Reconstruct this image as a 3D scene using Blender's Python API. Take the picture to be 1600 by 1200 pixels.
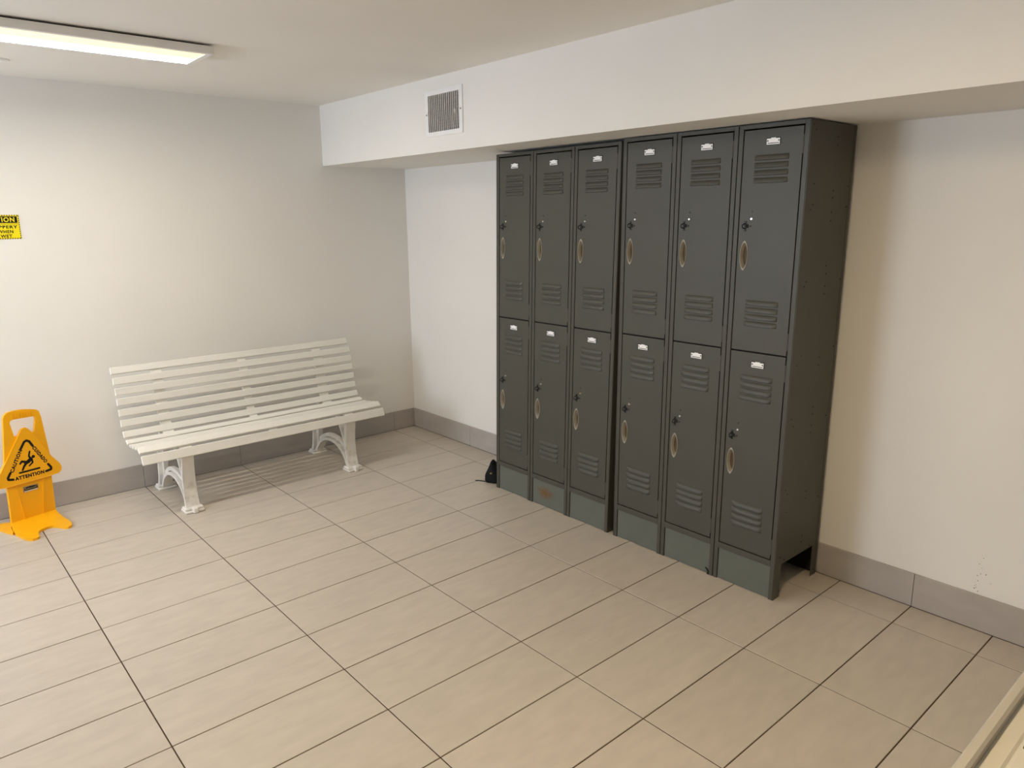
import bpy, bmesh, math, random
from mathutils import Vector, Matrix
for o in list(bpy.data.objects): bpy.data.objects.remove(o, do_unlink=True)
scene = bpy.context.scene
C = scene.collection
random.seed(7)

# ------------------------------------------------------------------ camera
CAM_LOC = (-0.4883, -4.6000, 1.6088)
YAW, PITCH, ROLL = 0.716306, -0.225546, -0.009838
cam_d = bpy.data.cameras.new('camera'); cam = bpy.data.objects.new('camera', cam_d); C.objects.link(cam)
fw = Vector((math.sin(YAW)*math.cos(PITCH), math.cos(YAW)*math.cos(PITCH), math.sin(PITCH)))
rt = Vector((math.cos(YAW), -math.sin(YAW), 0)); up = rt.cross(fw)
r2 = math.cos(ROLL)*rt + math.sin(ROLL)*up; u2 = -math.sin(ROLL)*rt + math.cos(ROLL)*up
m = Matrix((r2, u2, -fw)).transposed().to_4x4(); m.translation = CAM_LOC
cam.matrix_world = m
cam_d.sensor_width = 36; cam_d.lens = 36*1141.47/1600; cam_d.clip_start = 0.02
scene.camera = cam

# ------------------------------------------------------------------ world, added daylight, exposure
w = bpy.data.worlds.new('world'); scene.world = w; w.use_nodes = True
bg = w.node_tree.nodes['Background']; bg.inputs[0].default_value = (0.62, 0.76, 1.0, 1); bg.inputs[1].default_value = 1.0
day_fill_d = bpy.data.lights.new('added_daylight_fill', 'AREA'); day_fill_d.shape = 'RECTANGLE'; day_fill_d.size = 1.5; day_fill_d.size_y = 1.25  # unseen area lamp added to send cool daylight in from the left
day_fill_d.energy = 72; day_fill_d.color = (0.74, 0.84, 1.0)
day_fill = bpy.data.objects.new('added_daylight_fill', day_fill_d); C.objects.link(day_fill)
day_fill.location = (-2.82, -0.95, 1.45); day_fill.rotation_euler = (0, math.radians(-90), 0)
PANEL_NEAR, PANEL_BACK_ADDED = 88.0, 134.0      # bright strip emission: panel over the bench, panel added behind the camera
vs = scene.view_settings; vs.view_transform = 'Standard'; vs.look = 'None'; vs.gamma = 1; vs.use_curve_mapping = False
vs.exposure = 0.62

# ------------------------------------------------------------------ helpers
def tag(o, label=None, cat=None, group=None, kind=None):
    if label: o['label'] = label
    if cat: o['category'] = cat
    if group: o['group'] = group
    if kind: o['kind'] = kind
    return o
def link(name, me, mats, parent=None, loc=None, rot=None):
    o = bpy.data.objects.new(name, me); C.objects.link(o)
    if mats is not None and not me.materials:
        for mt in (mats if isinstance(mats, (list, tuple)) else [mats]): me.materials.append(mt)
    if parent is not None: o.parent = parent
    if loc is not None: o.location = loc
    if rot is not None: o.rotation_euler = rot
    return o
def empty(name, loc, rz=0):
    o = bpy.data.objects.new(name, None); C.objects.link(o); o.location = loc; o.rotation_euler = (0, 0, rz)
    o.empty_display_size = 0.1
    return o
def mesh(name, bm, smooth=False, angle=None):
    bmesh.ops.recalc_face_normals(bm, faces=bm.faces)
    me = bpy.data.meshes.new(name); bm.to_mesh(me); bm.free()
    if smooth:
        for p in me.polygons: p.use_smooth = True
        if angle:
            try: me.set_sharp_from_angle(angle=math.radians(angle))
            except Exception: pass
    return me
def box(bm, lo, hi, mi=0, bevel=0):
    b = bmesh.new() if bevel else bm
    vs_ = [b.verts.new((x, y, z)) for x in (lo[0], hi[0]) for y in (lo[1], hi[1]) for z in (lo[2], hi[2])]
    for f in ((0,1,3,2),(4,6,7,5),(0,4,5,1),(2,3,7,6),(0,2,6,4),(1,5,7,3)):
        b.faces.new([vs_[i] for i in f]).material_index = mi
    if bevel:
        bmesh.ops.recalc_face_normals(b, faces=b.faces)
        bmesh.ops.bevel(b, geom=list(b.edges), offset=bevel, segments=1, affect='EDGES')
        merge(bm, b, mi)
    return bm
def merge(bm, b, mi=None):
    vm = {v: bm.verts.new(v.co) for v in b.verts}
    for f in b.faces:
        try:
            nf = bm.faces.new([vm[v] for v in f.verts]); nf.material_index = f.material_index if mi is None else mi
        except ValueError: pass
    b.free()
def xf(bm, fn):
    for v in bm.verts: v.co = Vector(fn(v.co))
def fill_poly(bm, loops, plane, d0, d1, mi=0, side_mi=None):
    """extruded flat shape with holes; loops are 2D point lists, plane(u,v,d) -> xyz"""
    for d in (d0, d1):
        edges = []
        for lp in loops:
            vv = [bm.verts.new(plane(p[0], p[1], d)) for p in lp]
            edges += [bm.edges.new((vv[i], vv[(i+1) % len(vv)])) for i in range(len(vv))]
        r = bmesh.ops.triangle_fill(bm, edges=edges, use_beauty=True)
        for g in r['geom']:
            if isinstance(g, bmesh.types.BMFace): g.material_index = mi
    for lp in loops:
        n = len(lp)
        a = [bm.verts.new(plane(p[0], p[1], d0)) for p in lp]; b = [bm.verts.new(plane(p[0], p[1], d1)) for p in lp]
        for i in range(n):
            bm.faces.new((a[i], a[(i+1) % n], b[(i+1) % n], b[i])).material_index = mi if side_mi is None else side_mi
    bmesh.ops.remove_doubles(bm, verts=bm.verts, dist=1e-6)
    return bm
def cyl(bm, p0, p1, r, n=12, mi=0, r1=None):
    p0 = Vector(p0); p1 = Vector(p1); d = (p1-p0).normalized()
    a = d.orthogonal().normalized(); b = d.cross(a); r1 = r if r1 is None else r1
    A = [bm.verts.new(p0 + (a*math.cos(t)+b*math.sin(t))*r) for t in [2*math.pi*i/n for i in range(n)]]
    B = [bm.verts.new(p1 + (a*math.cos(t)+b*math.sin(t))*r1) for t in [2*math.pi*i/n for i in range(n)]]
    for i in range(n): bm.faces.new((A[i], A[(i+1) % n], B[(i+1) % n], B[i])).material_index = mi
    bm.faces.new(A[::-1]).material_index = mi; bm.faces.new(B).material_index = mi
    return bm
def ribbon(bm, pts, half, x0, x1, mi=0):
    """bar swept along (y,z) points, half thickness per point, between x0 and x1"""
    n = len(pts); rings = []
    hs = half if isinstance(half, (list, tuple)) else [half]*n
    xs = [(x0, x1)]*n if not isinstance(x0, (list, tuple)) else list(zip(x0, x1))
    for i, (y, z) in enumerate(pts):
        a = pts[max(i-1, 0)]; b = pts[min(i+1, n-1)]
        t = Vector((b[0]-a[0], b[1]-a[1])).normalized(); nn = Vector((-t[1], t[0]))*hs[i]
        rings.append([bm.verts.new(q) for q in ((xs[i][0], y+nn[0], z+nn[1]), (xs[i][1], y+nn[0], z+nn[1]),
                                                (xs[i][1], y-nn[0], z-nn[1]), (xs[i][0], y-nn[0], z-nn[1]))])
    for i in range(n-1):
        for k in range(4):
            bm.faces.new((rings[i][k], rings[i][(k+1) % 4], rings[i+1][(k+1) % 4], rings[i+1][k])).material_index = mi
    bm.faces.new(rings[0][::-1]).material_index = mi; bm.faces.new(rings[-1]).material_index = mi
def spline(pts, k=6):
    out = []
    P = [Vector(p) for p in pts]; P = [2*P[0]-P[1]] + P + [2*P[-1]-P[-2]]
    for i in range(1, len(P)-2):
        for j in range(k):
            t = j/k; a, b, c, d = P[i-1:i+3]
            out.append(tuple(0.5*((2*b)+(c-a)*t+(2*a-5*b+4*c-d)*t*t+(3*b-a-3*c+d)*t**3)))
    out.append(tuple(P[-2])); return out

# ------------------------------------------------------------------ materials
def srgb(r, g, b):
    f = lambda c: c/12.92 if c <= .04045 else ((c+.055)/1.055)**2.4
    return (f(r/255), f(g/255), f(b/255), 1)
def mat(name, col, rough=0.5, spec=0.5, metal=0.0, var=0.06, nscale=8.0, bump=0.0, bscale=200.0, stretch=None, rnd=0.0, coat=0.0):
    mt = bpy.data.materials.new(name); mt.use_nodes = True
    nt = mt.node_tree; p = nt.nodes['Principled BSDF']
    p.inputs['Roughness'].default_value = rough; p.inputs['Metallic'].default_value = metal
    p.inputs['Specular IOR Level'].default_value = spec; p.inputs['Coat Weight'].default_value = coat
    tc = nt.nodes.new('ShaderNodeTexCoord'); src = tc.outputs['Object']
    if stretch:
        mp = nt.nodes.new('ShaderNodeMapping'); mp.inputs['Scale'].default_value = stretch
        nt.links.new(src, mp.inputs['Vector']); src = mp.outputs['Vector']
    if rnd:
        oi = nt.nodes.new('ShaderNodeObjectInfo'); ad = nt.nodes.new('ShaderNodeVectorMath'); ad.operation = 'ADD'
        sc = nt.nodes.new('ShaderNodeMath'); sc.operation = 'MULTIPLY'; sc.inputs[1].default_value = 91.0
        nt.links.new(oi.outputs['Random'], sc.inputs[0]); nt.links.new(src, ad.inputs[0]); nt.links.new(sc.outputs[0], ad.inputs[1])
        src = ad.outputs[0]
    nz = nt.nodes.new('ShaderNodeTexNoise'); nz.inputs['Scale'].default_value = nscale; nz.inputs['Detail'].default_value = 5
    nt.links.new(src, nz.inputs['Vector'])
    rp = nt.nodes.new('ShaderNodeValToRGB'); rp.color_ramp.elements[0].position = 0.3; rp.color_ramp.elements[1].position = 0.7
    rp.color_ramp.elements[0].color = tuple(c*(1-var) for c in col[:3])+(1,); rp.color_ramp.elements[1].color = tuple(min(1, c*(1+var)) for c in col[:3])+(1,)
    nt.links.new(nz.outputs['Fac'], rp.inputs['Fac']); out = rp.outputs['Color']
    if rnd:
        hs = nt.nodes.new('ShaderNodeHueSaturation'); mr = nt.nodes.new('ShaderNodeMapRange')
        mr.inputs['To Min'].default_value = 1-rnd; mr.inputs['To Max'].default_value = 1+rnd
        nt.links.new(oi.outputs['Random'], mr.inputs['Value']); nt.links.new(mr.outputs[0], hs.inputs['Value'])
        nt.links.new(out, hs.inputs['Color']); out = hs.outputs['Color']
    nt.links.new(out, p.inputs['Base Color'])
    if bump:
        b = nt.nodes.new('ShaderNodeTexNoise'); b.inputs['Scale'].default_value = bscale; b.inputs['Detail'].default_value = 3
        nt.links.new(tc.outputs['Object'], b.inputs['Vector'])
        bp = nt.nodes.new('ShaderNodeBump'); bp.inputs['Strength'].default_value = bump; bp.inputs['Distance'].default_value = 0.002
        nt.links.new(b.outputs['Fac'], bp.inputs['Height']); nt.links.new(bp.outputs['Normal'], p.inputs['Normal'])
    mt['out'] = 1
    return mt
def overlay(mt, col, center, size, nscale, lo, hi):
    """a stain of its own shape: noise inside an ellipsoid around center (object coordinates)"""
    nt = mt.node_tree; p = nt.nodes['Principled BSDF']; old = p.inputs['Base Color'].links[0].from_socket
    tc = nt.nodes.new('ShaderNodeTexCoord'); mp = nt.nodes.new('ShaderNodeMapping'); mp.vector_type = 'TEXTURE'
    mp.inputs['Location'].default_value = center; mp.inputs['Scale'].default_value = size
    gr = nt.nodes.new('ShaderNodeTexGradient'); gr.gradient_type = 'SPHERICAL'
    nz = nt.nodes.new('ShaderNodeTexNoise'); nz.inputs['Scale'].default_value = nscale; nz.inputs['Detail'].default_value = 6
    mu = nt.nodes.new('ShaderNodeMath'); mu.operation = 'MULTIPLY'
    mr = nt.nodes.new('ShaderNodeMapRange'); mr.inputs['From Min'].default_value = lo; mr.inputs['From Max'].default_value = hi
    mx = nt.nodes.new('ShaderNodeMix'); mx.data_type = 'RGBA'; mx.inputs[7].default_value = col
    nt.links.new(tc.outputs['Object'], mp.inputs['Vector']); nt.links.new(mp.outputs['Vector'], gr.inputs['Vector'])
    nt.links.new(tc.outputs['Object'], nz.inputs['Vector'])
    nt.links.new(gr.outputs['Fac'], mu.inputs[0]); nt.links.new(nz.outputs['Fac'], mu.inputs[1])
    nt.links.new(mu.outputs[0], mr.inputs['Value']); nt.links.new(mr.outputs[0], mx.inputs[0])
    nt.links.new(old, mx.inputs[6]); nt.links.new(mx.outputs[2], p.inputs['Base Color'])
def emit(name, col, s):
    mt = mat(name, col, 0.4, var=0.0); p = mt.node_tree.nodes['Principled BSDF']
    p.inputs['Emission Color'].default_value = col; p.inputs['Emission Strength'].default_value = s
    return mt

M_WALL = mat('wall_paint', srgb(236, 233, 227), 0.75, 0.25, var=0.015, nscale=2, bump=0.12, bscale=260)
M_CEIL = mat('ceiling_paint', srgb(240, 236, 229), 0.85, 0.2, var=0.015, nscale=2, bump=0.12, bscale=200)
M_TILE = mat('porcelain_tile', srgb(194, 184, 170), 0.42, 0.4, var=0.055, nscale=7, stretch=(1.2, 3.4, 1), bump=0.03, bscale=500, rnd=0.025)
M_GROUT = mat('dark_grout', srgb(82, 66, 50), 0.9, 0.1, var=0.1, nscale=40)
M_BASE = mat('baseboard_tile', srgb(176, 169, 162), 0.5, 0.35, var=0.06, nscale=5, stretch=(1.3, 1.3, 3), bump=0.03, bscale=400, rnd=0.02)
M_LOCK = mat('locker_enamel', srgb(75, 74, 66), 0.45, 0.34, var=0.03, nscale=5, bump=0.05, bscale=420)
M_KICK = mat('kick_plate_enamel', srgb(99, 103, 95), 0.40, 0.32, var=0.04, nscale=9, bump=0.05, bscale=420)
M_KICKR = mat('rusted_kick_plate_enamel', srgb(99, 103, 95), 0.42, 0.32, var=0.04, nscale=9, bump=0.05, bscale=420)
overlay(M_KICKR, srgb(112, 80, 40), (0, 0.022, 0.082), (0.5, 0.115, 0.062), 75, 0.18, 0.44)
M_INT = mat('locker_interior_shade', srgb(34, 33, 30), 0.7, 0.2, var=0.03)  # shade inside the lockers put into the colour; latch plate shares it
M_BLACK = mat('black_metal_and_shade', srgb(22, 22, 22), 0.45, 0.4, var=0.1)
M_CHROME = mat('chrome', srgb(205, 203, 198), 0.18, 0.5, metal=1.0, var=0.02)
M_BEIGE = mat('beige_plastic_cup', srgb(164, 159, 145), 0.4, 0.4, var=0.05, nscale=30)
M_CUP = mat('brown_cup_floor', srgb(92, 76, 52), 0.5, 0.3, var=0.08, nscale=30)
M_PLATE = mat('white_number_plate', srgb(246, 246, 246), 0.25, 0.5, var=0.01)
M_BENCH = mat('bench_white_plastic', srgb(232, 229, 220), 0.42, 0.4, var=0.02, nscale=6, stretch=(0.6, 6, 6))
M_LEG = mat('bench_leg_plastic', srgb(228, 224, 216), 0.5, 0.35, var=0.05, nscale=22, bump=0.1, bscale=120)
overlay(M_LEG, srgb(176, 160, 138), (0, -0.22, 0.10), (4, 0.30, 0.22), 34, 0.34, 0.80)
M_YEL = mat('yellow_plastic', srgb(248, 178, 10), 0.42, 0.4, var=0.03, nscale=9, bump=0.05, bscale=300)
M_PRINT = mat('black_print', srgb(20, 18, 16), 0.5, 0.3, var=0.02)
M_BADGE = mat('badge_grey', srgb(140, 122, 92), 0.35, 0.5, var=0.03)
M_VINYL = mat('yellow_vinyl', srgb(246, 226, 20), 0.4, 0.4, var=0.02)
M_WHITE = mat('white_enamel', srgb(240, 239, 236), 0.4, 0.4, var=0.015)
M_DUCT = mat('duct_dark', srgb(46, 44, 42), 0.8, 0.2, var=0.05)
M_SLAT = mat('grille_aluminium', srgb(206, 204, 200), 0.4, 0.5, var=0.03)
M_CLOTH = mat('black_cloth', srgb(16, 18, 22), 0.8, 0.25, var=0.3, nscale=40, bump=0.4, bscale=160)
M_CREAM = mat('cream_laminate', srgb(200, 196, 186), 0.4, 0.4, var=0.02, nscale=5)
M_RIM = mat('grey_beige_rim', srgb(176, 171, 161), 0.45, 0.4, var=0.02, nscale=5)
M_ALU = mat('light_panel_frame', srgb(244, 243, 242), 0.45, 0.5, var=0.02)
M_SPECK = mat('scuff_speck', srgb(92, 80, 66), 0.8, 0.2, var=0.1)
WARM = (1.0, 0.91, 0.77, 1); WARMER = (1.0, 0.78, 0.48, 1)

# ------------------------------------------------------------------ the room
YA, XB = 0.112, 2.587            # faces of the skirting tiles
WY, WX = YA+0.010, XB+0.010      # faces of the walls behind them
X0, Y1 = -2.7, -6.2              # left wall, wall behind the camera
ZC, SX, SZ = 2.338, 1.944, 1.953 # ceiling, soffit face, soffit underside
T = 0.12
def struct(name, lo, hi, mt):
    bm = bmesh.new(); box(bm, lo, hi)
    return tag(link(name, mesh(name, bm), mt), kind='structure')
floor = struct('floor', (X0-T, Y1-T, -0.12), (WX+T, WY+T, -0.0022), M_GROUT)
floor['label'] = 'beige porcelain tile floor with dark grout lines'
ceiling = struct('ceiling', (X0-T, Y1-T, ZC), (WX+T, WY+T, ZC+T), M_CEIL)
wall_back = struct('wall_back', (X0-T, WY, -0.0022), (WX+T, WY+T, ZC), M_WALL)
wall_right = struct('wall_right', (WX, Y1-T, -0.0022), (WX+T, WY, ZC), M_WALL)
wall_front = struct('wall_front', (X0-T, Y1-T, -0.0022), (WX, Y1, ZC), M_WALL)
# left wall with an unseen window opening added for the cool daylight
WN = dict(y0=-1.65, y1=-0.25, z0=0.85, z1=2.05)
bm = bmesh.new()
fill_poly(bm, [[(Y1, -0.0022), (WY, -0.0022), (WY, ZC), (Y1, ZC)],
               [(WN['y0'], WN['z0']), (WN['y1'], WN['z0']), (WN['y1'], WN['z1']), (WN['y0'], WN['z1'])]],
          lambda u, v, d: (d, u, v), X0, X0-T)
wall_left = tag(link('wall_left', mesh('wall_left', bm), M_WALL), kind='structure')
win = tag(empty('window_added', (X0-T/2, (WN['y0']+WN['y1'])/2, WN['z0'])), kind='structure')
bm = bmesh.new(); hw = (WN['y1']-WN['y0'])/2; hh = WN['z1']-WN['z0']
for lo, hi in (((-.03, -hw, 0), (.03, -hw+.05, hh)), ((-.03, hw-.05, 0), (.03, hw, hh)), ((-.03, -hw+.05, 0), (.03, hw-.05, .05)),
               ((-.03, -hw+.05, hh-.05), (.03, hw-.05, hh)), ((-.02, -.02, .05), (.02, .02, hh-.05))): box(bm, lo, hi)
link('window_frame', mesh('window_frame', bm), M_WHITE, win)
M_GLASS = bpy.data.materials.new('window_glass'); M_GLASS.use_nodes = True
nt = M_GLASS.node_tree; nt.nodes.remove(nt.nodes['Principled BSDF'])
tr = nt.nodes.new('ShaderNodeBsdfTransparent'); gl = nt.nodes.new('ShaderNodeBsdfGlossy'); mx = nt.nodes.new('ShaderNodeMixShader')
gl.inputs['Roughness'].default_value = 0.05; mx.inputs[0].default_value = 0.08
nt.links.new(tr.outputs[0], mx.inputs[1]); nt.links.new(gl.outputs[0], mx.inputs[2]); nt.links.new(mx.outputs[0], nt.nodes['Material Output'].inputs[0])
for s in (-1, 1):
    bm = bmesh.new(); box(bm, (-.003, min(s*.02, s*(hw-.05)), .05), (.003, max(s*.02, s*(hw-.05)), hh-.05))
    link('pane', mesh('pane', bm), M_GLASS, win)
# soffit along the right wall, with the duct opening behind the grille
VY0, VY1, VZ0, VZ1 = -1.418, -1.140, 2.058, 2.246
bm = bmesh.new()
fill_poly(bm, [[(Y1, SZ), (WY, SZ), (WY, ZC), (Y1, ZC)], [(VY0, VZ0), (VY1, VZ0), (VY1, VZ1), (VY0, VZ1)]], lambda u, v, d: (d, u, v), SX, SX+0.012)
box(bm, (SX+0.012, Y1, SZ), (WX, WY, SZ+0.012))
box(bm, (SX+0.13, VY0-.01, VZ0-.01), (SX+0.135, VY1+.01, VZ1+.01), 1)
for lo, hi in (((SX+.012, VY0-.01, VZ0-.01), (SX+.13, VY1+.01, VZ0)), ((SX+.012, VY0-.01, VZ1), (SX+.13, VY1+.01, VZ1+.01)),
               ((SX+.012, VY0-.01, VZ0), (SX+.13, VY0, VZ1)), ((SX+.012, VY1, VZ0), (SX+.13, VY1+.01, VZ1))): box(bm, lo, hi, 1)
soffit = tag(link('wall_soffit', mesh('wall_soffit', bm), [M_WALL, M_DUCT]), kind='structure')

# floor tiles, each a piece of the floor
TX, TY, G = 0.6, 0.3, 0.0022
tcache = {}
def tile_mesh(sx, sy):
    k = (round(sx, 3), round(sy, 3))
    if k not in tcache:
        bm = bmesh.new(); hx, hy, c = sx/2, sy/2, 0.0012
        a = [bm.verts.new((x*hx, y*hy, -0.008)) for x, y in ((-1,-1),(1,-1),(1,1),(-1,1))]
        b = [bm.verts.new((x*hx, y*hy, -c)) for x, y in ((-1,-1),(1,-1),(1,1),(-1,1))]
        d = [bm.verts.new((x*(hx-c), y*(hy-c), 0)) for x, y in ((-1,-1),(1,-1),(1,1),(-1,1))]
        for q, r in ((a, b), (b, d)):
            for i in range(4): bm.faces.new((q[i], q[(i+1) % 4], r[(i+1) % 4], r[i]))
        bm.faces.new(d)
        tcache[k] = mesh('tile', bm)
    return tcache[k]
ci = math.floor(X0/TX)
for c in range(ci, 6):
    xa, xb = max(c*TX, X0), min((c+1)*TX, XB)
    if xb-xa < 0.02: continue
    for r in range(-1, 21):
        yb, ya = min(-r*TY, YA), max(-(r+1)*TY, Y1)
        if yb-ya < 0.02: continue
        link('tile', tile_mesh(xb-xa-2*G, yb-ya-2*G), M_TILE, floor, ((xa+xb)/2, (ya+yb)/2, random.uniform(-.0004, .0002)))
# skirting tiles
def skirting(name, along, a0, a1, label):
    root = tag(empty(name, (0, 0, 0)), label, kind='structure')
    k0 = math.floor(a0/TX); k1 = math.ceil(a1/TX)
    for k in range(k0, k1):
        p, q = max(k*TX, a0), min((k+1)*TX, a1)
        if q-p < 0.02: continue
        hl = (q-p)/2-0.0009
        bm = bmesh.new()
        if along == 'x': box(bm, (-hl, 0, 0), (hl, WY-YA, 0.145), bevel=0.0012); loc = ((p+q)/2, YA, 0.0003)
        else: box(bm, (0, -hl, 0), (WX-XB, hl, 0.145), bevel=0.0012); loc = (XB, (p+q)/2, 0.0003)
        link('skirting_tile', mesh('skirting_tile', bm), M_BASE, root, loc)
    return root
skirting('baseboard_back', 'x', X0, XB, 'grey beige tile skirting along the bench wall')
skirting('baseboard_right', 'y', Y1, YA-0.001, 'grey beige tile skirting along the locker wall')
# scuff specks low on the right wall
bm = bmesh.new()
def wall_pt(u, v): return (-3.814-(u-455)*0.00010-0.00, 0.166+(762-v)*0.00026)
for u, v, r in ((455,762,2.4),(585,795,2.0),(497,548,2.0),(545,628,1.9),(508,742,1.6),(452,718,1.2),(508,697,1.2),(465,660,1.0),(510,360,1.7),(620,410,1.3),(632,250,1.6),(615,508,1.3),(588,508,1.1),(785,495,2.0),(770,500,1.4),(485,720,.9),(570,210,.9),(980,615,1.2)):
    y, z = wall_pt(u, v); r *= 0.001
    vs_ = [bm.verts.new((WX-0.0006, y+r*math.cos(t), z+r*.9*math.sin(t))) for t in [i*math.pi/3 for i in range(6)]]
    ve = [bm.verts.new((WX+0.0004, x.co.y, x.co.z)) for x in vs_]
    bm.faces.new(vs_)
    for i in range(6): bm.faces.new((vs_[i], vs_[(i+1) % 6], ve[(i+1) % 6], ve[i]))
tag(link('scuff_specks', mesh('scuff_specks', bm), M_SPECK, wall_right), kind='stuff')

# ------------------------------------------------------------------ ceiling light panels
def light_panel(x0, x1, y0, y1, strength, label, col):
    root = tag(empty('ceiling_light', ((x0+x1)/2, (y0+y1)/2, ZC)), label, 'light', 'surface mounted light panels')
    hx, hy, zt, zb, lip = (x1-x0)/2, (y1-y0)/2, -0.009, -0.040, 0.025
    bm = bmesh.new()
    fill_poly(bm, [[(-hx, -hy), (hx, -hy), (hx, hy), (-hx, hy)], [(-hx+lip, -hy+lip), (hx-lip, -hy+lip), (hx-lip, hy-lip), (-hx+lip, hy-lip)]],
              lambda u, v, d: (u, v, d), zb, zt)
    link('frame', mesh('light_frame', bm), M_ALU, root)
    ys = 0.088                                       # the strip of diodes sits along the far half of the lens
    bm = bmesh.new(); box(bm, (-hx+lip, -hy+lip, zb+0.003), (hx-lip, 0.012, zb+0.008))
    link('diffuser', mesh('diffuser', bm), emit('diffuser_dim', (1.0, 0.80, 0.44, 1), 0.72), root)
    bm = bmesh.new(); box(bm, (-hx+lip, 0.012, zb+0.003), (hx-lip, ys, zb+0.008))
    link('diffuser', mesh('diffuser_lit', bm), emit('diffuser_lit', WARM, 2.5), root)
    bm = bmesh.new(); box(bm, (-hx+lip, ys, zb+0.003), (hx-lip, hy-lip, zb+0.008))
    link('light_strip', mesh('light_strip', bm), emit('strip_%g' % strength, col, strength), root)
    bm = bmesh.new(); box(bm, (-hx+.03, -hy+.03, zt-0.006), (hx-.03, hy-.03, 0.0)); box(bm, (-hx+.002, -hy+.002, zt-.004), (hx-.002, hy-.002, zt-.0005))
    link('mounting_tray', mesh('mounting_tray', bm), M_DUCT, root)
light_panel(-0.43, 0.772, -1.228, -0.928, PANEL_NEAR, 'slim white ceiling light panel glowing warm above the bench wall', WARM)
light_panel(-0.43, 0.772, -4.10, -3.80, PANEL_BACK_ADDED, 'added slim white ceiling light panel, unseen behind the viewer', WARMER)  # unseen panel added as warm fill for the locker side
# flush sprinkler cover at the left edge
bm = bmesh.new(); cyl(bm, (0, 0, 0), (0, 0, -0.006), 0.042, 24, r1=0.038); cyl(bm, (0, 0, -0.006), (0, 0, -0.009), 0.03, 24, r1=0.026)
tag(link('sprinkler_cover', mesh('sprinkler_cover', bm), M_WHITE, loc=(0.118, -0.325, ZC)), 'small round white cover plate on the ceiling beside the light panel', 'sprinkler cover')

# ------------------------------------------------------------------ air grille
root = tag(empty('air_grille', (SX, -1.2835, 2.147)), 'white square air grille with vertical blades on the soffit', 'air vent')
bm = bmesh.new(); oy, oz, iy, iz = 0.1655, 0.117, 0.139, 0.094
fill_poly(bm, [[(-oy, -oz), (oy, -oz), (oy, oz), (-oy, oz)], [(-iy, -iz), (iy, -iz), (iy, iz), (-iy, iz)]], lambda u, v, d: (d, u+.0045, v+.005), -0.006, -0.0002)
link('frame', mesh('grille_frame', bm), M_WHITE, root)
bm = bmesh.new(); box(bm, (-0.002, -0.0022, -iz), (0.0045, 0.0022, iz)); xf(bm, lambda v: (v.x, v.y-v.x*0.25, v.z)); me = mesh('blade', bm)
NB = 16
for i in range(NB): link('blade', me, M_SLAT, root, (0, .0045+iy-(i+.5)*2*iy/NB, .005))
bm = bmesh.new(); box(bm, (0.030, -iy, -0.0007), (0.040, iy, 0.0007)); xf(bm, lambda v: (v.x, v.y, v.z+(v.x-.035)*0.5)); me = mesh('rear_blade', bm)
for i in range(12): link('rear_blade', me, M_BADGE, root, (0, .0045, .005-iz+(i+.5)*2*iz/12))
bm = bmesh.new(); cyl(bm, (-0.0005, 0, 0), (0.0035, 0, 0), 0.0045, 10, r1=0.0045); me = mesh('screw', bm)
for s in (-1, 1): link('screw', me, M_BADGE, root, (-0.0078, .0045+s*(oy+iy)/2, .005-s*0.002))
bm = bmesh.new(); box(bm, (-0.012, -0.003, -0.01), (0.004, 0.003, 0.01), bevel=0.001)
link('damper_lever', mesh('damper_lever', bm), M_WHITE, root, (-0.002, .0045-iy+.03, .0))

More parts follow.
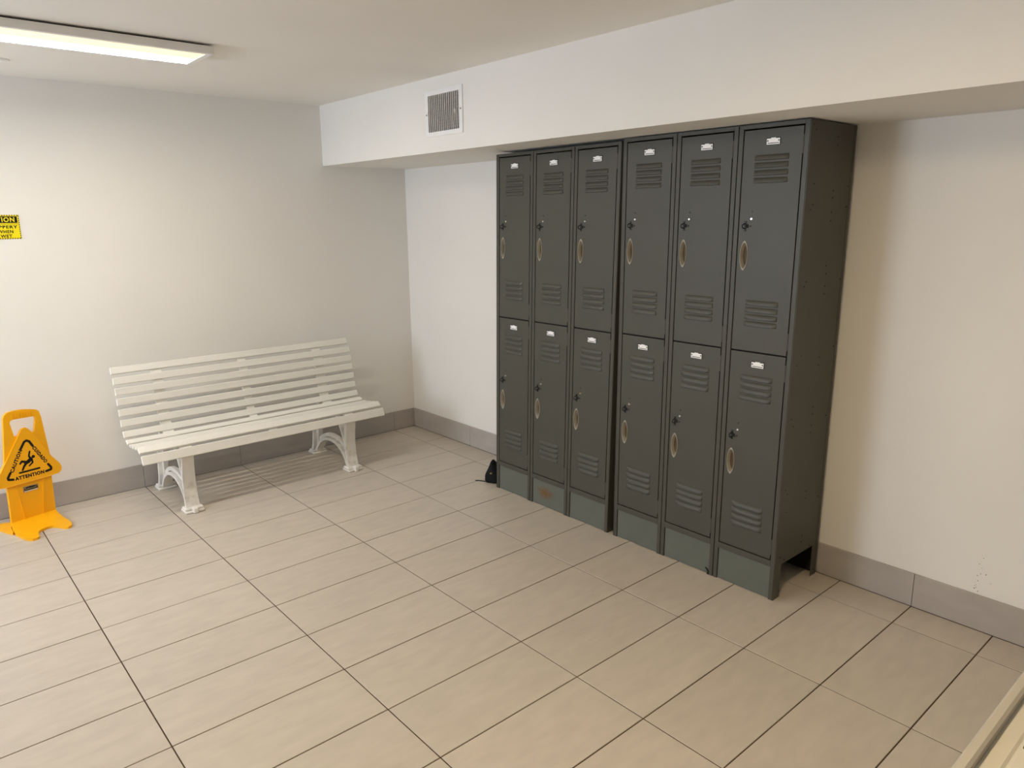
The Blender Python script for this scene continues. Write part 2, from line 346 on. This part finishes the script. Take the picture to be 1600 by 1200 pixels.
# ------------------------------------------------------------------ lockers
CW, LD, LH = 0.297, 0.372, 1.948
ST = 0.0195                           # stile width
DW = CW-2*ST-0.013                    # door width
DH = 0.868
def locker_bank(name, y_left, x_front, k, label, rust_col=None, open_side=True):
    root = tag(empty(name, (x_front, y_left, 0)), label, 'locker', 'grey locker banks')
    sh = lambda bm: xf(bm, lambda v: (v.x, v.y-k*v.z, v.z))
    def part(nm, bm, mt, parent=root, loc=(0, 0, 0), smooth=False, angle=None, me=None):
        """loc is the unsheared place in the parent's frame; the whole bank is racked sideways by k"""
        if me is None:
            sh(bm); me = mesh(nm, bm, smooth, angle)
        return link(nm, me, mt, parent, (loc[0], loc[1]-k*loc[2], loc[2]))
    W = 3*CW
    # carcass
    for yy in (0, -W):
        bm = bmesh.new(); y0, y1 = (yy-0.0012, yy-0.0) if yy == 0 else (yy, yy+0.0012)
        box(bm, (0.001, y0, 0.152), (LD-0.001, y1, LH-0.001))
        part('side_panel', bm, M_LOCK)
        s = -1 if yy == 0 else 1
        # bent flange and legs of the side
        bm = bmesh.new()
        box(bm, (0.003, min(yy, yy+s*.0016), 0), (0.053, max(yy, yy+s*.0016), 0.152))
        box(bm, (0.003, min(yy, yy+s*.02), 0), (0.005, max(yy, yy+s*.02), 0.15))
        part('leg', bm, M_LOCK)
        bm = bmesh.new()
        box(bm, (LD-0.046, min(yy, yy+s*.0016), 0), (LD, max(yy, yy+s*.0016), 0.152))
        box(bm, (LD-0.002, min(yy, yy+s*.02), 0), (LD, max(yy, yy+s*.02), 0.15))
        part('leg', bm, M_LOCK)
        bm = bmesh.new(); box(bm, (LD-0.017, min(yy-s*.0012, yy), 0.0), (LD, max(yy-s*.0012, yy), LH))
        part('rear_flange', bm, M_LOCK)
        bm = bmesh.new(); box(bm, (0.0, min(yy-s*.0012, yy), 0.0), (0.020, max(yy-s*.0012, yy), LH))
        part('front_flange', bm, M_LOCK)
    bm = bmesh.new(); box(bm, (0.001, -W+.0015, LH-0.0015), (LD-.001, -.0015, LH-0.0002)); part('top_panel', bm, M_LOCK)
    bm = bmesh.new(); box(bm, (LD-0.004, -W+.0225, 0.004), (LD-.0025, -.0225, LH-.002)); part('back_panel', bm, M_INT)  # run to the floor in the dark colour to deepen the shade below
    bm = bmesh.new(); box(bm, (0.02, -W+.002, 0.150), (LD-.004, -.002, 0.1515)); part('bottom_panel', bm, M_INT)
    for i in (1, 2):
        bm = bmesh.new(); box(bm, (0.018, -i*CW-.0006, 0.153), (LD-.004, -i*CW+.0006, LH-.003)); part('divider', bm, M_INT)
    zmid = 1.0555
    for i in range(3):
        bm = bmesh.new(); box(bm, (0.019, -(i+1)*CW+.002, zmid-.0006), (LD-.004, -i*CW-.002, zmid+.0006)); part('shelf', bm, M_INT)
    # rivet holes on the visible side
    if open_side:
        bm = bmesh.new()
        H = [(0.024,1.930),(0.042,1.912),(0.218,1.896),(0.219,1.865),(0.061,1.718),(0.219,1.695),(0.219,1.668),(0.341,1.714),(0.064,1.641),(0.047,1.622),(0.219,1.612),(0.219,1.58),(0.341,1.634),(0.214,1.404),(0.22,1.371),(0.347,1.342),(0.218,1.322),(0.218,1.291),(0.062,1.348),(0.050,1.330),(0.074,1.054),(0.044,1.017),(0.226,1.029),(0.227,0.994),(0.344,1.06),(0.37,1.012),(0.213,0.818),(0.213,0.787),(0.037,0.796),(0.057,0.762),(0.366,0.787),(0.336,0.758),(0.21,0.737),(0.21,0.706),(0.036,0.491),(0.054,0.469),(0.215,0.441),(0.215,0.409),(0.364,0.411),(0.333,0.386),(0.056,0.389),(0.215,0.233),(0.213,0.206),(0.295,0.162),(0.037,0.189),(0.072,0.169),(0.048,0.03),(0.345,0.03)]
        for x, z in H:
            cyl(bm, (min(x, LD-.004), -W-0.0002, z), (min(x, LD-.004), -W-0.0018, z), 0.0032, 8)
        part('rivet_holes', bm, M_BLACK)['kind'] = 'stuff'
    # ---- door meshes shared inside the bank
    E = 28; hy, hz = -0.030, 0.386          # handle: distance of its centre from the latch edge, height
    hyc = DW/2+hy
    lens = lambda s: [(hyc+0.0165*s*math.copysign(abs(math.cos(t))**1.25, math.cos(t)), hz+0.0535*s*math.sin(t)) for t in [2*math.pi*i/E for i in range(E)]]
    bm = bmesh.new()
    fill_poly(bm, [[(-DW/2, 0), (DW/2, 0), (DW/2, DH), (-DW/2, DH)], lens(1.0)], lambda u, v, d: (d, u, v), 0.0008, 0.0120)
    sh(bm); door_me = mesh('door', bm)
    # louver
    bm = bmesh.new(); L, N = 0.142, 16; rows = []
    prof = [(0.0006, 0.0105), (-0.0028, 0.0075), (-0.0054, 0.002), (-0.0068, -0.0045), (-0.0070, -0.0085), (-0.0050, -0.0098)]
    for i in range(N+1):
        y = (i/N-.5)*L; e = min(1.0, min(i, N-i)/2.0+0.05); e = math.sqrt(max(0, 1-(1-e)**2))
        rows.append([bm.verts.new((0.0006+(px-0.0006)*e, y, pz)) for px, pz in prof] + [bm.verts.new((0.0006, y, -0.0098))])
    for i in range(N):
        for j in range(len(prof)):
            bm.faces.new((rows[i][j], rows[i+1][j], rows[i+1][j+1], rows[i][j+1])).material_index = 1 if j == len(prof)-1 else 0  # black underside stands for the shade in the louver opening
    bm.faces.new(rows[0]); bm.faces.new(rows[-1])
    sh(bm); louver_me = mesh('louver', bm, True, 50)
    # handle cup
    bm = bmesh.new(); loops = []
    for s, d in ((1.12, 0.0006), (1.11, -0.0016), (1.03, -0.0022), (0.97, -0.0006), (0.92, 0.0100), (0.80, 0.0170)):
        loops.append([bm.verts.new((d, u-hyc, v-hz)) for u, v in lens(s)])
    for a, b in zip(loops, loops[1:]):
        for i in range(E): bm.faces.new((a[i], a[(i+1) % E], b[(i+1) % E], b[i]))
    bm.faces.new(loops[-1]).material_index = 1
    sh(bm); cup_me = mesh('handle', bm, True, 40)
    # number plate
    bm = bmesh.new(); box(bm, (-0.0022, -0.028, -0.0125), (0.0006, 0.028, 0.0125), 1)  # black base shows as painted shadow edges of the plate slot
    box(bm, (-0.0030, -0.0272, -0.0060), (-0.0020, 0.0272, 0.0095), 0); box(bm, (-0.0030, -0.0272, -0.0122), (-0.0020, 0.0272, -0.0088), 0)
    box(bm, (-0.0030, -0.0272, -0.0090), (-0.0021, -0.0240, -0.0058), 0); box(bm, (-0.0030, 0.0240, -0.0090), (-0.0021, 0.0272, -0.0058), 0)
    box(bm, (-0.0030, -0.010, 0.0090), (-0.0020, 0.010, 0.0122), 0)
    for s in (-1, 1): cyl(bm, (-0.0036, s*0.0228, 0.0015), (-0.0020, s*0.0228, 0.0015), 0.0030, 8, 1)
    sh(bm); plate_me = mesh('number_plate', bm)
    # latch: black slot, staple ring and rivet
    bm = bmesh.new(); box(bm, (-0.0016, -0.0044, -0.020), (0.0006, 0.0044, 0.020), 0)
    for i in range(8):
        a0, a1 = math.pi*i/8-math.pi/2, math.pi*(i+1)/8-math.pi/2
        cyl(bm, (-0.001-0.016*math.cos(a0), 0.004*math.cos(a0), 0.010*math.sin(a0)), (-0.001-0.016*math.cos(a1), 0.004*math.cos(a1), 0.010*math.sin(a1)), 0.0022, 6, 0)
    box(bm, (-0.0012, -0.014, -0.007), (0.0006, -0.0034, 0.007), 1); cyl(bm, (-0.0015, -0.0225, 0), (0.0006, -0.0225, 0), 0.0036, 10, 0)
    sh(bm); latch_me = mesh('latch', bm)
    bm = bmesh.new(); cyl(bm, (-0.0035, 0, 0), (0.0006, 0, 0), 0.0045, 14, r1=0.0065); sh(bm); knob_me = mesh('button', bm, True, 50)
    bm = bmesh.new(); cyl(bm, (-0.0006, 0, 0), (0.0008, 0, 0), 0.0030, 10); sh(bm); hole_me = mesh('rivet', bm)
    bm = bmesh.new(); cyl(bm, (0, 0, -0.034), (0, 0, 0.034), 0.0042, 10); sh(bm); hinge_me = mesh('hinge', bm, True, 50)
    for i in range(3):
        yc = -(i+.5)*CW
        # face frame of this column: stiles to the floor, rails
        bm = bmesh.new(); a, b = -i*CW-0.0018, -(i+1)*CW+0.0018
        for y0, y1 in ((a-ST, a), (b, b+ST)): box(bm, (0, y0, 0), (0.016, y1, LH), bevel=0.0012)
        box(bm, (0.0002, b+ST, DH*2+0.1965), (0.016, a-ST, LH), bevel=0.0008)
        box(bm, (0.0002, b+ST, 0.1505), (0.016, a-ST, 0.1775), bevel=0.0008)
        box(bm, (0.0165, b+ST, zmid-0.008), (0.018, a-ST, zmid+0.008), 1)
        part('face_frame', bm, [M_LOCK, M_INT])
        km = M_KICKR if rust_col == i else M_KICK
        bm = bmesh.new(); box(bm, (0.005, -CW/2+ST+.004, 0.003), (0.0065, CW/2-ST-.004, 0.1495))
        kp = part('kick_plate', bm, km, loc=(0, yc, 0))
        if rust_col == i: kp['label'] = 'kick plate with an orange rust stain'
        for j, z0 in enumerate((0.1835, 1.0585)):
            d = link('door', door_me, M_LOCK, root, (0, yc-k*z0, z0))
            def sub(nm, me, mt, y, z, x=0): link(nm, me, mt, d, (x, y-k*z, z))
            for g0 in (0.113, 0.678):
                for q in range(4): sub('louver', louver_me, [M_LOCK, M_BLACK], 0, g0+q*0.0285)
            sub('handle', cup_me, [M_BEIGE, M_CUP], hyc, hz)
            sub('number_plate', plate_me, [M_PLATE, M_BLACK], -0.004, 0.822)
            sub('latch', latch_me, [M_BLACK, M_INT], hyc+0.002, 0.503)
            sub('button', knob_me, M_CHROME, hyc-0.025, 0.531)
            sub('rivet', hole_me, M_BLACK, hyc-0.025, 0.559)
            for z in (0.055, DH-0.065): sub('hinge', hinge_me, M_LOCK, -DW/2-0.0018, z, 0.0035)
    return root
b1 = locker_bank('locker_bank', -1.366, 2.195, 0.0215, 'grey metal bank of six lockers nearer the bench, with a rusty kick plate', rust_col=1, open_side=False)
b2 = locker_bank('locker_bank', -2.299, 2.197, 0.0045, 'grey metal bank of six lockers showing its riveted side panel beside the bare wall')
b1.scale = (1, 1, 0.995)
bm = bmesh.new(); ribbon(bm, [(0, 0.001), (-0.004, 0.012), (0.002, 0.022), (0.012, 0.03)], [.004, .004, .003, .002], -0.003, 0.001)
link('torn_strip', mesh('torn_strip', bm), M_BLACK, b2, (0.0, -2*CW+ST+.006, 0.001))

# ------------------------------------------------------------------ bench
BX0, BX1 = 0.455, 1.945
bench = tag(empty('bench', ((BX0+BX1)/2, -0.25, 0)), 'white slatted plastic park bench with curved legs against the wall', 'bench')
bx, by = (BX0+BX1)/2, -0.25
# (y, z) of each slat's front face centre and direction of its width (degrees from vertical, leaning back)
SL = [(-.060,.778,24), (-.092,.722,16), (-.112,.664,10), (-.120,.606,9), (-.132,.545,10), (-.146,.486,13), (-.172,.428,26),
      (-.222,.398,62), (-.280,.391,92), (-.338,.398,97), (-.396,.406,97), (-.458,.404,52), (-.511,.357,20)]
SWID = [.041,.041,.041,.041,.041,.041,.040,.036,.034,.034,.034,.044,.052]
bl = bmesh.new(); LN = BX1-BX0
for (y, z, a), sw in zip(SL, SWID):
    bm = bmesh.new(); box(bm, (-LN/2, -0.015, -sw/2), (LN/2, 0, sw/2), bevel=0.003)
    # local: front face at y=0 side facing -y -> flip so that thickness goes behind
    xf(bm, lambda v: (v.x, -v.y, v.z))
    R = Matrix.Rotation(math.radians(-a), 4, 'X')
    xf(bm, lambda v: R @ v)
    link('slat', mesh('slat', bm), M_BENCH, bench, (0, y-by, z))
bl.free()
# support straps that follow the slats from behind
path = []
for (y, z, a) in SL[:-1]:
    t = math.radians(a); path.append((y+0.0245*math.cos(t)-by, z-0.0245*math.sin(t)))
path.append((-0.482-by, 0.352))
for x, wd in ((0.692, .03), (1.2, .024), (1.708, .03)):
    bm = bmesh.new(); ribbon(bm, spline(path, 3), 0.010, x-bx-wd, x-bx+wd)
    link('support_strap', mesh('support_strap', bm), M_BENCH, bench)
for x in (0.692, 1.708):
    xc = x-bx
    def flange(pts, half, wx, web=None):
        b = bmesh.new(); sp = spline([(y-by, z) for y, z in pts], 6)
        h = [half]*len(sp) if not isinstance(half, (list, tuple)) else [half[0]+(half[-1]-half[0])*i/(len(sp)-1) for i in range(len(sp))]
        w = [wx]*len(sp) if not isinstance(wx, (list, tuple)) else [wx[0]+(wx[-1]-wx[0])*i/(len(sp)-1) for i in range(len(sp))]
        ribbon(b, sp, h, [xc-q for q in w], [xc+q for q in w]); return b
    # front leg: broad curved face, rib behind, splayed foot
    bm = flange([(-.492,0.0), (-.478,.03), (-.462,.10), (-.459,.18), (-.466,.25), (-.477,.30), (-.486,.340)], .012, [.038, .030])
    b2_ = flange([(-.474,.0), (-.452,.05), (-.432,.12), (-.430,.20), (-.440,.27), (-.456,.33)], .022, .013); merge(bm, b2_)
    box(bm, (xc-.052, -.525-by, 0), (xc+.052, -.432-by, .014), bevel=.004); box(bm, (xc-.049, -.512-by, .014), (xc+.049, -.445-by, .028), bevel=.004)
    box(bm, (xc-.014, -.540-by, 0), (xc+.014, -.50-by, .034), bevel=.005)
    box(bm, (xc-.046, -.500-by, .330), (xc+.046, -.452-by, .342), bevel=.003)
    link('leg', mesh('leg', bm, True, 35), M_LEG, bench)
    # rear leg
    bm = flange([(.045,0.0), (.022,.03), (.004,.09), (-.002,.17), (-.018,.25), (-.06,.33), (-.11,.40)], .012, [.038, .030])
    merge(bm, flange([(.02,.0), (-.002,.05), (-.02,.12), (-.03,.20), (-.05,.28), (-.10,.36)], .02, .013))
    box(bm, (xc-.052, -.025-by, 0), (xc+.052, .062-by, .014), bevel=.004); box(bm, (xc-.049, -.012-by, .014), (xc+.049, .05-by, .028), bevel=.004)
    link('leg', mesh('leg', bm, True, 35), M_LEG, bench)
    # arch between the legs and the raking strut up to the seat
    bm = flange([(-.442,.03), (-.418,.075), (-.36,.125), (-.27,.152), (-.17,.146), (-.085,.108), (-.03,.055), (-.008,.02)], .009, .026)
    merge(bm, flange([(-.428,.115), (-.375,.156), (-.27,.178), (-.16,.170), (-.07,.130), (-.02,.095)], .012, .011))
    link('arch_brace', mesh('arch_brace', bm, True, 35), M_LEG, bench)
    bm = flange([(-.448,.11), (-.425,.18), (-.392,.255), (-.345,.335), (-.325,.378)], .009, .024)
    link('strut', mesh('strut', bm, True, 35), M_LEG, bench)

# ------------------------------------------------------------------ caution floor sign
A0 = Vector((-.119, -.062, 0)); U = Vector((0.96667, 0.25601, 0)).normalized(); BK = Vector((-U.y, U.x, 0)); ln = math.radians(4)
V = math.cos(ln)*Vector((0, 0, 1))+math.sin(ln)*BK; NN = U.cross(V)     # NN points to the viewer
SB = A0+U*0.115
sign = tag(empty('wet_floor_sign', tuple(SB)), 'yellow plastic caution wet floor sign with slipping figure standing on the floor', 'sign')
def P(u, v, d): return tuple(A0+U*u+V*v+NN*d-SB)
def loop_round(pts, k=3): return [tuple(p) for p in spline(list(pts)+[pts[0]], k)[:-1]]
board = [(.004,.012), (.016,.225), (.022,.330), (.040,.450), (.060,.590), (.068,.606), (.082,.617), (.115,.622), (.150,.621), (.190,.614), (.222,.606), (.235,.596), (.241,.563), (.246,.44), (.250,.345), (.238,.225), (.226,.012)]
hole = [(.086,.560), (.092,.571), (.104,.575), (.204,.571), (.212,.565), (.211,.552), (.197,.492), (.186,.484), (.105,.483), (.094,.487)]
bm = bmesh.new(); fill_poly(bm, [board, hole], P, -0.014, 0.006)
body = link('board', mesh('board', bm), M_YEL, sign)
# raised triangular panel, its tip closing the lower part of the hand hole
tri = [(.122,.500), (.134,.516), (.150,.521), (.164,.512), (.178,.488), (.225,.390), (.252,.335), (.286,.285), (.293,.262), (.288,.243), (.272,.229), (.235,.2265), (.10,.2255), (.0,.2245), (-.018,.228), (-.028,.243), (-.026,.262), (-.006,.305), (.040,.375)]
bm = bmesh.new(); fill_poly(bm, [tri], P, -0.010, 0.014)
bmesh.ops.bevel(bm, geom=[e for e in bm.edges if len(e.link_faces) == 2 and e.calc_face_angle(0) > 1.0], offset=.002, segments=1, affect='EDGES')
panel = link('triangle_panel', mesh('triangle_panel', bm), M_YEL, sign)
# hand grip ribs
bm = bmesh.new()
for i in range(8):
    u = .100+i*.0135; fill_poly(bm, [[(u, .580), (u+.004, .580), (u+.007, .604), (u+.003, .604)]], P, 0.005, 0.0105)
link('grip_ribs', mesh('grip_ribs', bm), M_YEL, sign)
for u0, u1 in (((.056,.222), (.070,.012)), ((.192,.222), (.160,.012))):
    bm = bmesh.new(); fill_poly(bm, [[(u0[0]-.002, u0[1]), (u0[0]+.002, u0[1]), (u1[0]+.002, u1[1]), (u1[0]-.002, u1[1])]], P, 0.005, 0.0125)
    link('stiffening_rib', mesh('stiffening_rib', bm), M_YEL, sign)
def stroke(bm, pts, wd, d0=.0138, d1=.0147):
    for i, (a, b) in enumerate(zip(pts, pts[1:])):
        a = Vector(a); b = Vector(b); t = (b-a).normalized(); n = Vector((-t[1], t[0]))
        wa, wb = (wd, wd) if not isinstance(wd, (list, tuple)) else (wd[i], wd[i+1])
        fill_poly(bm, [[tuple(a+n*wa), tuple(b+n*wb), tuple(b-n*wb), tuple(a-n*wa)]], P, d0, d1)
    for i, a in enumerate(pts):
        r = wd if not isinstance(wd, (list, tuple)) else wd[i]
        fill_poly(bm, [[(a[0]+r*math.cos(t), a[1]+r*math.sin(t)) for t in [k*math.pi/5 for k in range(10)]]], P, d0, d1+.00002*(i+1))
def text_mesh(body_, name, bold=0.050):
    cu = bpy.data.curves.new(name, 'FONT'); cu.body = body_; cu.offset = bold; cu.space_character = 1.16; cu.resolution_u = 3
    o = bpy.data.objects.new(name, cu); C.objects.link(o); bpy.context.view_layer.update()
    dg = bpy.context.evaluated_depsgraph_get(); me = bpy.data.meshes.new_from_object(o.evaluated_get(dg))
    C.objects.unlink(o); bpy.data.objects.remove(o); bpy.data.curves.remove(cu)
    return me
def lettering(name, body_, p0, p1, height, plane, d0, d1, mt, parent, bold=0.050):
    """text fitted between baseline points p0 and p1 with the given cap height, given thickness d0..d1"""
    me = text_mesh(body_, name, bold); xs = [v.co.x for v in me.vertices]; ys = [v.co.y for v in me.vertices]
    x0, x1, y0, y1 = min(xs), max(xs), min(ys), max(ys)
    p0 = Vector(p0); p1 = Vector(p1); t = p1-p0; n = Vector((-t[1], t[0])).normalized()*height
    bm = bmesh.new(); bm.from_mesh(me); bpy.data.meshes.remove(me)
    xf(bm, lambda v: ((v.x-x0)/(x1-x0), (v.y-y0)/(y1-y0), 0))
    r = bmesh.ops.extrude_face_region(bm, geom=list(bm.faces))
    for g in r['geom']:
        if isinstance(g, bmesh.types.BMVert): g.co.z = 1
    def f(v):
        q = p0+t*v.x+n*v.y; return plane(q[0], q[1], d0+(d1-d0)*v.z)
    xf(bm, f)
    return link(name, mesh(name, bm), mt, parent)
lettering('caution_lettering', 'CAUTION', (.055,.293), (.117,.403), .0195, P, .0138, .0147, M_PRINT, panel)
lettering('cuidado_lettering', 'CUIDADO', (.163,.404), (.213,.303), .0195, P, .0138, .0147, M_PRINT, panel)
lettering('attention_lettering', 'ATTENTION', (.057,.2485), (.202,.2485), .0205, P, .0138, .0147, M_PRINT, panel)
for nm, pts, wd in (('corner_mark', [(.110,.412), (.133,.446), (.145,.4505), (.157,.443), (.170,.414)], .0062),
                    ('corner_mark', [(.228,.294), (.240,.273), (.238,.261), (.212,.258)], .0062),
                    ('corner_mark', [(.040,.297), (.025,.274), (.026,.264), (.048,.2585)], .0062),
                    ('ground_line', [(.084,.285), (.182,.285)], .0048)):
    bm = bmesh.new(); stroke(bm, pts, wd); link(nm, mesh(nm, bm), M_PRINT, panel)
bm = bmesh.new()
fill_poly(bm, [[(.163+.0085*math.cos(t), .356+.0085*math.sin(t)) for t in [k*math.pi/7 for k in range(14)]]], P, .0138, .0147)
stroke(bm, [(.150,.388), (.142,.364), (.148,.350)], [.0042, .0044, .006])            # raised arm
stroke(bm, [(.150,.347), (.136,.336), (.122,.330)], [.0085, .0100, .0085])           # trunk
stroke(bm, [(.153,.345), (.155,.325), (.136,.311)], [.0052, .0042, .0036])           # other arm
stroke(bm, [(.124,.335), (.104,.344), (.094,.333)], [.0070, .0056, .0044])           # lifted leg
stroke(bm, [(.122,.328), (.110,.314), (.100,.296)], [.0070, .0056, .0044])           # sliding leg
link('slipping_figure', mesh('slipping_figure', bm), M_PRINT, panel)
# maker's badge
bm = bmesh.new(); fill_poly(bm, [[(.086,.172), (.160,.172), (.162,.201), (.088,.203)]], P, .0055, .0085)
badge = link('badge', mesh('badge', bm), M_BADGE, sign)
bm = bmesh.new(); fill_poly(bm, [loop_round([(.091,.188), (.098,.181), (.152,.181), (.158,.187), (.153,.195), (.125,.199), (.098,.196)], 3)], P, .0084, .0094)
link('badge_emblem', mesh('badge_emblem', bm), M_PRINT, badge)
lettering('badge_lettering', 'Rubbermaid', (.097,.1845), (.153,.1845), .0085, P, .0092, .0099, M_BADGE, badge)
bm = bmesh.new(); fill_poly(bm, [[(.090,.1735), (.157,.1735), (.157,.1765), (.090,.1765)]], P, .0084, .0092)
link('badge_line', mesh('badge_line', bm), M_WHITE, badge)
# foot: two lobes to the front, two to the back, hinged to the board
def Q(u, v, d): return tuple(A0+U*u+BK*v+Vector((0, 0, d))-SB)
front = [(.002,.0), (-.012,-.040), (-.026,-.085), (-.034,-.140), (-.035,-.205), (-.028,-.262), (-.014,-.280), (.008,-.283), (.022,-.272), (.030,-.245), (.046,-.205), (.064,-.190), (.100,-.182), (.122,-.187), (.138,-.215), (.150,-.262), (.162,-.276), (.182,-.270), (.200,-.236), (.208,-.185), (.210,-.126), (.216,-.060), (.226,.0)]
bm = bmesh.new(); fill_poly(bm, [front], Q, 0.0, 0.013)
xf(bm, lambda v: (v.x, v.y, v.z*(1+1.2*max(0, 1-abs((v-Vector(Q(.115, 0, 0))).dot(BK))/.16))))
link('front_foot', mesh('front_foot', bm), M_YEL, sign)
back = [(.226,.0), (.228,.012), (.226,.036), (.222,.046), (.21,.05), (.20,.048), (.18,.044), (.115,.042), (.05,.046), (.02,.060), (-.010,.082), (-.035,.078), (-.052,.040), (-.054,.0), (-.048,-.060), (-.040,-.118), (-.030,-.098), (-.012,-.03), (.002,.0)]
bm = bmesh.new(); fill_poly(bm, [back], Q, 0.0, 0.012); link('rear_foot', mesh('rear_foot', bm), M_YEL, sign)
bm = bmesh.new(); cyl(bm, Q(.006, .004, .022), Q(.224, .004, .022), 0.010, 12); link('hinge', mesh('foot_hinge', bm, True, 40), M_YEL, sign)

# ------------------------------------------------------------------ caution notice on the wall (cut by the left edge)
SW, SHT = 0.212, 0.124
ws = tag(empty('wall_notice', (0.158-SW/2, WY-0.002, 1.5175)), 'yellow and black slippery when wet caution notice on the wall above the floor sign', 'sign')
def Wp(u, v, d): return (u+SW/2-0.0, -d, v)        # u: 0 at right edge, negative to the left
bm = bmesh.new(); box(bm, (-SW/2, -0.0005, 0), (SW/2, 0.002, SHT)); link('plate', mesh('notice_plate', bm), M_VINYL, ws)
bm = bmesh.new(); pl = 0.0111; n = int(SW/pl)
for i in range(n):
    for v0 in (0.0, SHT-.0050):
        u = -SW+i*pl+.002; fill_poly(bm, [[(u, v0), (u+pl*.5, v0), (u+pl*.5+.002, v0+.0050), (u+.002, v0+.0050)]], Wp, .0003, .0011)
for i in range(int(SHT/pl)):
    v = i*pl+.002
    for u0 in (-.0042, -SW): fill_poly(bm, [[(u0, v), (u0+.0042, v+.002), (u0+.0042, v+.002+pl*.5), (u0, v+pl*.5)]], Wp, .0003, .0012)
link('hazard_border', mesh('hazard_border', bm), M_PRINT, ws)
bm = bmesh.new(); fill_poly(bm, [[(-SW+.008, .083), (-.008, .083), (-.008, .117), (-SW+.008, .117)]], Wp, .0003, .0010)
fill_poly(bm, [[(-SW+.006, .0765), (-.006, .0765), (-.006, .0785), (-SW+.006, .0785)]], Wp, .0003, .0010)
link('header_band', mesh('header_band', bm), M_PRINT, ws)
kx = 0.0001633   # metres per zoomed pixel
lx = lambda z: -(530-z)*kx
lettering('notice_lettering', 'CAUTION', (lx(-500), .0875), (lx(408), .0875), .025, Wp, .0008, .0016, M_VINYL, ws, 0.03)
lettering('notice_lettering', 'SLIPPERY', (lx(-285), .0540), (lx(462), .0540), .0165, Wp, .0003, .0011, M_PRINT, ws, 0.032)
lettering('notice_lettering', 'WHEN', (lx(-95), .0300), (lx(328), .0300), .0165, Wp, .0003, .0011, M_PRINT, ws, 0.032)
lettering('notice_lettering', 'WET', (lx(-35), .0068), (lx(282), .0068), .0165, Wp, .0003, .0011, M_PRINT, ws, 0.032)

# ------------------------------------------------------------------ black cloth pouch beside the lockers
pouch = tag(empty('cloth_pouch', (2.268, -1.280, 0)), 'small black cloth pouch slumped on the floor beside the lockers', 'bag')
bm = bmesh.new(); N, Kk = 20, 10; rings = []
for j in range(Kk+1):
    t = j/Kk; z = 0.004+0.128*t
    wx = 0.075*(1-t**1.6*0.78); wy = 0.062*(1-t**1.3*0.80)
    if j == 0: wx *= .9; wy *= .9
    ring = []
    for i in range(N):
        a = 2*math.pi*i/N; rr = 1+0.10*math.sin(3*a+4*t)+0.05*math.sin(7*a-6*t)
        ring.append(bm.verts.new((wx*rr*math.cos(a)-0.02*t, wy*rr*math.sin(a)+0.010*t, z+0.006*math.sin(2*a)*t)))
    rings.append(ring)
for a, b in zip(rings, rings[1:]):
    for i in range(N): bm.faces.new((a[i], a[(i+1) % N], b[(i+1) % N], b[i]))
bm.faces.new(rings[0][::-1]); bm.faces.new(rings[-1])
link('pouch_body', mesh('pouch_body', bm, True), M_CLOTH, pouch)
bm = bmesh.new(); pts = [(-.06, .03, .003), (-.075, .055, .003), (-.085, .075, .003), (-.10, .09, .003)]
for a, b in zip(pts, pts[1:]): cyl(bm, a, b, .003, 8)
link('drawstring', mesh('drawstring', bm), M_CLOTH, pouch)
bm = bmesh.new(); cyl(bm, (-.058, -.012, .066), (-.064, -.024, .070), .006, 8); link('toggle', mesh('toggle', bm), M_BADGE, pouch)

# ------------------------------------------------------------------ white cabinet cut by the lower right corner
TB = 0.75; cy0 = -4.304
cab = tag(empty('white_cabinet', (1.15, cy0-0.3, 0)), 'white cabinet with a rimmed panelled top cut off by the lower right corner', 'cabinet')
def cpart(nm, boxes, mt, bev=0.003):
    bm = bmesh.new()
    for lo, hi in boxes: box(bm, (lo[0]-1.15, lo[1]-cy0+.3, lo[2]), (hi[0]-1.15, hi[1]-cy0+.3, hi[2]), bevel=bev)
    return link(nm, mesh(nm, bm), mt, cab)
xa, xb, yb, ya = 0.50, 1.80, cy0, cy0-0.58
cpart('body', [((xa+.02, ya+.02, .08), (xb-.02, yb-.02, TB-.03))], M_CREAM)
cpart('plinth', [((xa+.05, ya+.05, 0), (xb-.05, yb-.05, .08))], M_CREAM)
cpart('rim', [((xa, yb-.020, TB-.03), (xb, yb, TB)), ((xa, ya, TB-.03), (xb, ya+.020, TB)), ((xa, ya+.020, TB-.03), (xa+.020, yb-.020, TB)), ((xb-.020, ya+.020, TB-.03), (xb, yb-.020, TB))], M_RIM, .0045)
cpart('top_panel', [((xa+.012, ya+.012, TB-.029), (xb-.012, yb-.012, TB-.020))], M_CREAM, .0005)
cpart('raised_panel', [((xa+.06, ya+.05, TB-.0205), (xb-.06, yb-.050, TB-.006))], M_CREAM, .0115)
bm = bmesh.new(); cyl(bm, (0, 0, 0), (0, 0, .006), .006, 12, r1=.0045)
link('screw', mesh('cabinet_screw', bm, True, 50), M_CHROME, cab, (0.83-1.15, -4.371-cy0+.3, TB-.0062))
for xx in (0.84, 1.46): 
    cpart('door', [((xx-.29, yb-.02, .11), (xx+.29, yb-.004, TB-.05))], M_CREAM)
